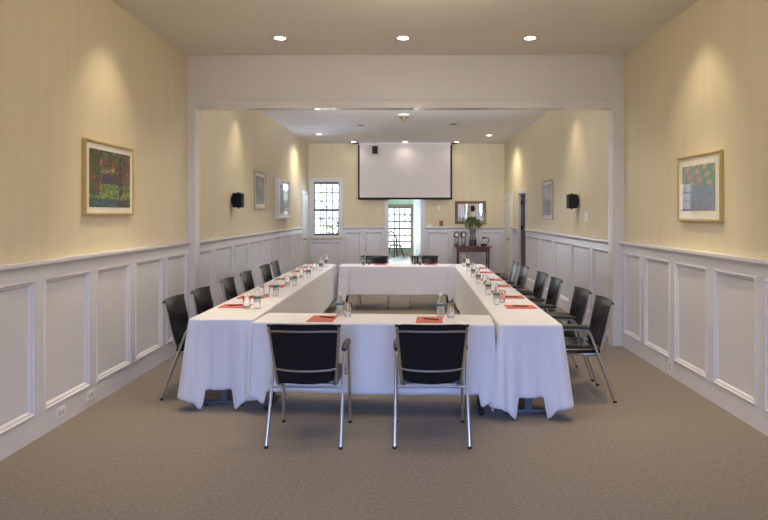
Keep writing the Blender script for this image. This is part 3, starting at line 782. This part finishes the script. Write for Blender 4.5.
# ------------------------------------------------------------------ chairs
def make_chair(label, group):
    t = thing('conference_armchair', label, 'chair', (0, 0, 0), 0, group)
    for s in (-1, 1):
        bm = new(); tube(bm, [(s*.258, -.26, .012), (s*.252, -.06, .56)], .0115, 10); l = obj('leg', bm, 'steel', t)
        bm = new(); lathe(bm, [(0, 0), (.014, 0), (.015, .018), (0, .018)], 10, (s*.258, -.26, 0)); obj('glide', bm, 'rubber', l)
        bm = new(); tube(bm, [(s*.258, .26, .012), (s*.252, .235, .56)], .0115, 10); l = obj('leg', bm, 'steel', t)
        bm = new(); lathe(bm, [(0, 0), (.014, 0), (.015, .018), (0, .018)], 10, (s*.258, .26, 0)); obj('glide', bm, 'rubber', l)
        bm = new(); tube(bm, smooth_path([(s*.252, -.06, .56), (s*.25, -.03, .618), (s*.25, .23, .63), (s*.252, .235, .56)], .05, 6), .0115, 10); ar = obj('armrest', bm, 'steel', t)
        bm = new(); P = [(s*.25, -.045+.27*k/8, .634+.011*k/8+.004*math.sin(PI*k/8)) for k in range(9)]
        tube(bm, P, [.014, .020, .022, .023, .023, .023, .022, .020, .014], 10, 1.1)
        for v in bm.verts: v.co.z = max(v.co.z, .625)
        obj('arm_pad', bm, 'armpad', ar)
    bm = new()
    tube(bm, [(-.252, -.124, .385), (.252, -.124, .385)], .009, 8); tube(bm, [(-.255, .243, .385), (.255, .243, .385)], .009, 8)
    for s in (-1, 1): tube(bm, [(s*.19, -.124, .392), (s*.19, .243, .392)], .009, 8)
    obj('seat_frame', bm, 'steel', t)
    # seat cushion
    bm = new(); NX, NY = 12, 12
    def srf(u, v, up):
        x = u*.228*(1-.06*(1-v)*.5); y = -.145+.395*v
        e = max(abs(u), abs(2*v-1)); rr = max(0, 1-((e-.8)/.2)**2) if e > .8 else 1
        if up: z = .440+.032*math.sqrt(rr) - .010*(1-u*u)*(1-(2*v-1)**2) - (.012 if v > .95 else 0)
        else: z = .408+.006*(1-rr)
        return (x, y, z)
    U = [[bm.verts.new(srf(-1+2*i/NX, j/NY, True)) for j in range(NY+1)] for i in range(NX+1)]
    D = [[bm.verts.new(srf(-1+2*i/NX, j/NY, False)) for j in range(NY+1)] for i in range(NX+1)]
    for i in range(NX):
        for j in range(NY):
            bm.faces.new((U[i][j], U[i+1][j], U[i+1][j+1], U[i][j+1])); bm.faces.new((D[i][j], D[i][j+1], D[i+1][j+1], D[i+1][j]))
    for j in range(NY):
        bm.faces.new((U[0][j], U[0][j+1], D[0][j+1], D[0][j])); bm.faces.new((U[NX][j+1], U[NX][j], D[NX][j], D[NX][j+1]))
    for i in range(NX):
        bm.faces.new((U[i+1][0], U[i][0], D[i][0], D[i+1][0])); bm.faces.new((U[i][NY], U[i+1][NY], D[i+1][NY], D[i][NY]))
    obj('seat', bm, 'vinyl', t, angle=50)
    # backrest
    def bk(u, v, off):
        w = .205+.033*v-.002*v**8
        y = -.15-.095*v-.030*(1-u*u)+off
        z = .437+.418*v-.016*(1-u*u)*(1-v)**3-.007*abs(u)**9*v**8+.02*abs(u)**7*(1-v)**6
        return (u*w, y, z)
    bm = new(); NX, NY = 14, 14
    def th(u, v):
        e = max(abs(u), abs(2*v-1)); return .014*math.sqrt(max(.05, 1-max(0, (e-.85)/.15)**2))
    F = [[bm.verts.new(bk(-1+2*i/NX, j/NY, th(-1+2*i/NX, j/NY)+.004)) for j in range(NY+1)] for i in range(NX+1)]
    B = [[bm.verts.new(bk(-1+2*i/NX, j/NY, -.010)) for j in range(NY+1)] for i in range(NX+1)]
    for i in range(NX):
        for j in range(NY):
            bm.faces.new((F[i][j], F[i][j+1], F[i+1][j+1], F[i+1][j])); bm.faces.new((B[i][j], B[i+1][j], B[i+1][j+1], B[i][j+1]))
    for j in range(NY):
        bm.faces.new((F[0][j+1], F[0][j], B[0][j], B[0][j+1])); bm.faces.new((F[NX][j], F[NX][j+1], B[NX][j+1], B[NX][j]))
    for i in range(NX):
        bm.faces.new((F[i][0], F[i+1][0], B[i+1][0], B[i][0])); bm.faces.new((F[i+1][NY], F[i][NY], B[i][NY], B[i+1][NY]))
    obj('backrest', bm, 'vinyl', t, angle=50)
    # back frame: uprights, two bars behind the panel, lower brackets to the seat frame
    bm = new()
    for s in (-1, 1):
        tube(bm, smooth_path([(s*.19, .0, .398), (s*.206, -.145, .405), (s*.244, -.244, .838)], .05, 5), .0115, 10)
    for v in (.885, .215):
        tube(bm, [bk(u, v, -.017) for u in [-1.03+2.06*k/10 for k in range(11)]], .0075, 8)
    obj('back_frame', bm, 'steel', t)
    for s in (-1, 1):
        bm = new(); lathe(bm, [(0, .836), (.0125, .836), (.0125, .847), (.006, .852), (0, .852)], 10, (s*.244, -.244, 0))
        obj('end_cap', bm, 'rubber', t)
    return t
ORD = ['nearest', 'second', 'third', 'fourth', 'fifth', 'farthest']
def seat_word(side, k):
    return f'{ORD[k]} of the six along the {side} table'
first = make_chair('black armchair at the left of the two in front, seen from behind', 'black armchairs at the near table')
first.location = (-.705, 4.385, 0); first.rotation_euler.z = -.03
dup(first, (.173, 4.385, 0), 0, 'black armchair at the right of the two in front, seen from behind')
for k in range(6):
    dup(first, (XLc[k], YLc[k], 0), -PI/2+(.03, -.02, .02, 0, -.03, .02)[k], 'black armchair on the left side, '+('nearest' if k == 0 else 'farthest' if k == 5 else ORD[k]+' from the front')+' along the left wall', 'black armchairs along the left table')
    dup(first, (XRc[k], YRc[k], 0), PI/2+(-.03, .02, 0, .03, .02, -.02)[k], 'black armchair on the right side, '+('nearest' if k == 0 else 'farthest' if k == 5 else ORD[k]+' from the front')+' along the right wall', 'black armchairs along the right table')
dup(first, (-.58, 10.53, 0), PI, 'black armchair behind the far table, left of the two', 'black armchairs at the far table')
dup(first, (.32, 10.53, 0), PI, 'black armchair behind the far table, right of the two', 'black armchairs at the far table')

# ------------------------------------------------------------------ place settings
def make_bottle():
    t = thing('water_bottle', 'x', 'bottle', (0, 0, 0), 0, 'water bottles on the tables')
    bm = new(); lathe(bm, [(0, .004), (.018, 0), (.029, .004), (.031, .012), (.031, .05), (.0295, .055), (.031, .06), (.031, .118), (.027, .136), (.016, .160), (.0125, .168), (.0125, .180), (0, .180)], 18); obj('bottle_body', bm, 'pet', t)
    bm = new(); lathe(bm, [(.0312, .068), (.0318, .069), (.0318, .113), (.0312, .114)], 18); lb = obj('label', bm, 'labelpale', t)
    bm = new(); lathe(bm, [(.0319, .094), (.0323, .095), (.0323, .111), (.0319, .112)], 18); obj('label_band', bm, 'label', lb)
    bm = new(); lathe(bm, [(0, .180), (.0145, .180), (.0145, .197), (.012, .200), (0, .200)], 14); obj('cap', bm, 'cap', t)
    return t
def make_glass():
    t = thing('drinking_glass', 'x', 'glass', (0, 0, 0), 0, 'drinking glasses on the tables')
    bm = new(); lathe(bm, [(0, 0), (.028, 0), (.030, .004), (.037, .118), (.0355, .119), (.034, .117), (.0275, .012), (0, .010)], 20); obj('tumbler', bm, 'glass', t)
    return t
def make_pad():
    bm = new(); box(bm, -.108, .108, -.14, .14, 0, .005)
    return tag(obj('notepad', bm, 'pad', None, False, .001), 'x', 'notepad', 'red notepads on the tables')
def make_pen():
    t = thing('pen', 'x', 'pen', (0, 0, 0), 0, 'black pens on the notepads')
    bm = new(); tube(bm, [(-.07, 0, .0055), (-.062, 0, .0055), (.045, 0, .0055)], [.003, .005, .0055], 8); obj('barrel', bm, 'pen', t)
    bm = new(); tube(bm, [(.045, 0, .0058), (.07, 0, .0058)], [.0058, .005], 8); obj('pen_cap', bm, 'pen', t)
    return t
first_of = {}
def place(kind, maker, loc, rz, label):
    if kind not in first_of:
        o = maker(); first_of[kind] = o; o.location = loc; o.rotation_euler.z = rz; o['label'] = label
        return o
    return dup(first_of[kind], loc, rz, label)
RR = random.Random(11)
def setting(where, pad, rz, pen_rz, bottle, glass):
    if pad:
        place('pad', make_pad, (*pad, ZT), rz, 'red paper notepad '+where)
        place('pen', make_pen, (pad[0]+RR.uniform(-.03, .03), pad[1]+RR.uniform(-.03, .03), ZT+.005), pen_rz, 'black pen on the red notepad '+where)
    if bottle: place('bottle', make_bottle, (*bottle, ZT), RR.uniform(0, 6), 'green-labelled clear water bottle '+where)
    if glass: place('glass', make_glass, (*glass, ZT), 0, 'empty clear tumbler '+where)
BL = [(-1.376, 5.52), (-1.39, 6.36), (-1.36, 7.26), (-1.325, 8.07), (-1.315, 9.15), (-1.30, 9.72)]
GL = [(-1.475, 5.52), (-1.475, 6.30), (-1.45, 7.28), (-1.43, 8.12), (-1.40, 9.08), (-1.39, 9.80)]
BR = [(.86, 5.76), (.872, 6.44), (.885, 7.45), (.90, 8.15), (.93, 9.1), (.94, 9.85)]
GR = [(.93, 5.88), (.945, 6.55), (.96, 7.35), (.97, 8.28), (1.0, 9.0), (1.01, 9.95)]
for k in range(6):
    w = 'on the left table before the '+('nearest' if k == 0 else 'farthest' if k == 5 else ORD[k])+' chair'
    setting(w, (-1.615+.004*k, YLc[k]+.20), PI/2, .3, BL[k], GL[k])
    w = 'on the right table before the '+('nearest' if k == 0 else 'farthest' if k == 5 else ORD[k])+' chair'
    setting(w, (1.06+.014*k, YRc[k]+.22), PI/2, -.2, BR[k], GR[k])
setting('on the near table behind the left front chair', (-.70, 4.985), rN, -.5, (-.575, 5.14), (-.505, 5.10))
setting('on the near table behind the right front chair', (.185, 4.93), rN, -.5, (.285, 5.08), (.367, 5.04))
setting('on the far table before the left far chair', (-.45, 10.24), 0, .3, (-.73, 10.16), (-.64, 10.22))
setting('on the far table before the right far chair', (.40, 10.24), 0, .3, (.225, 10.16), (.135, 10.22))
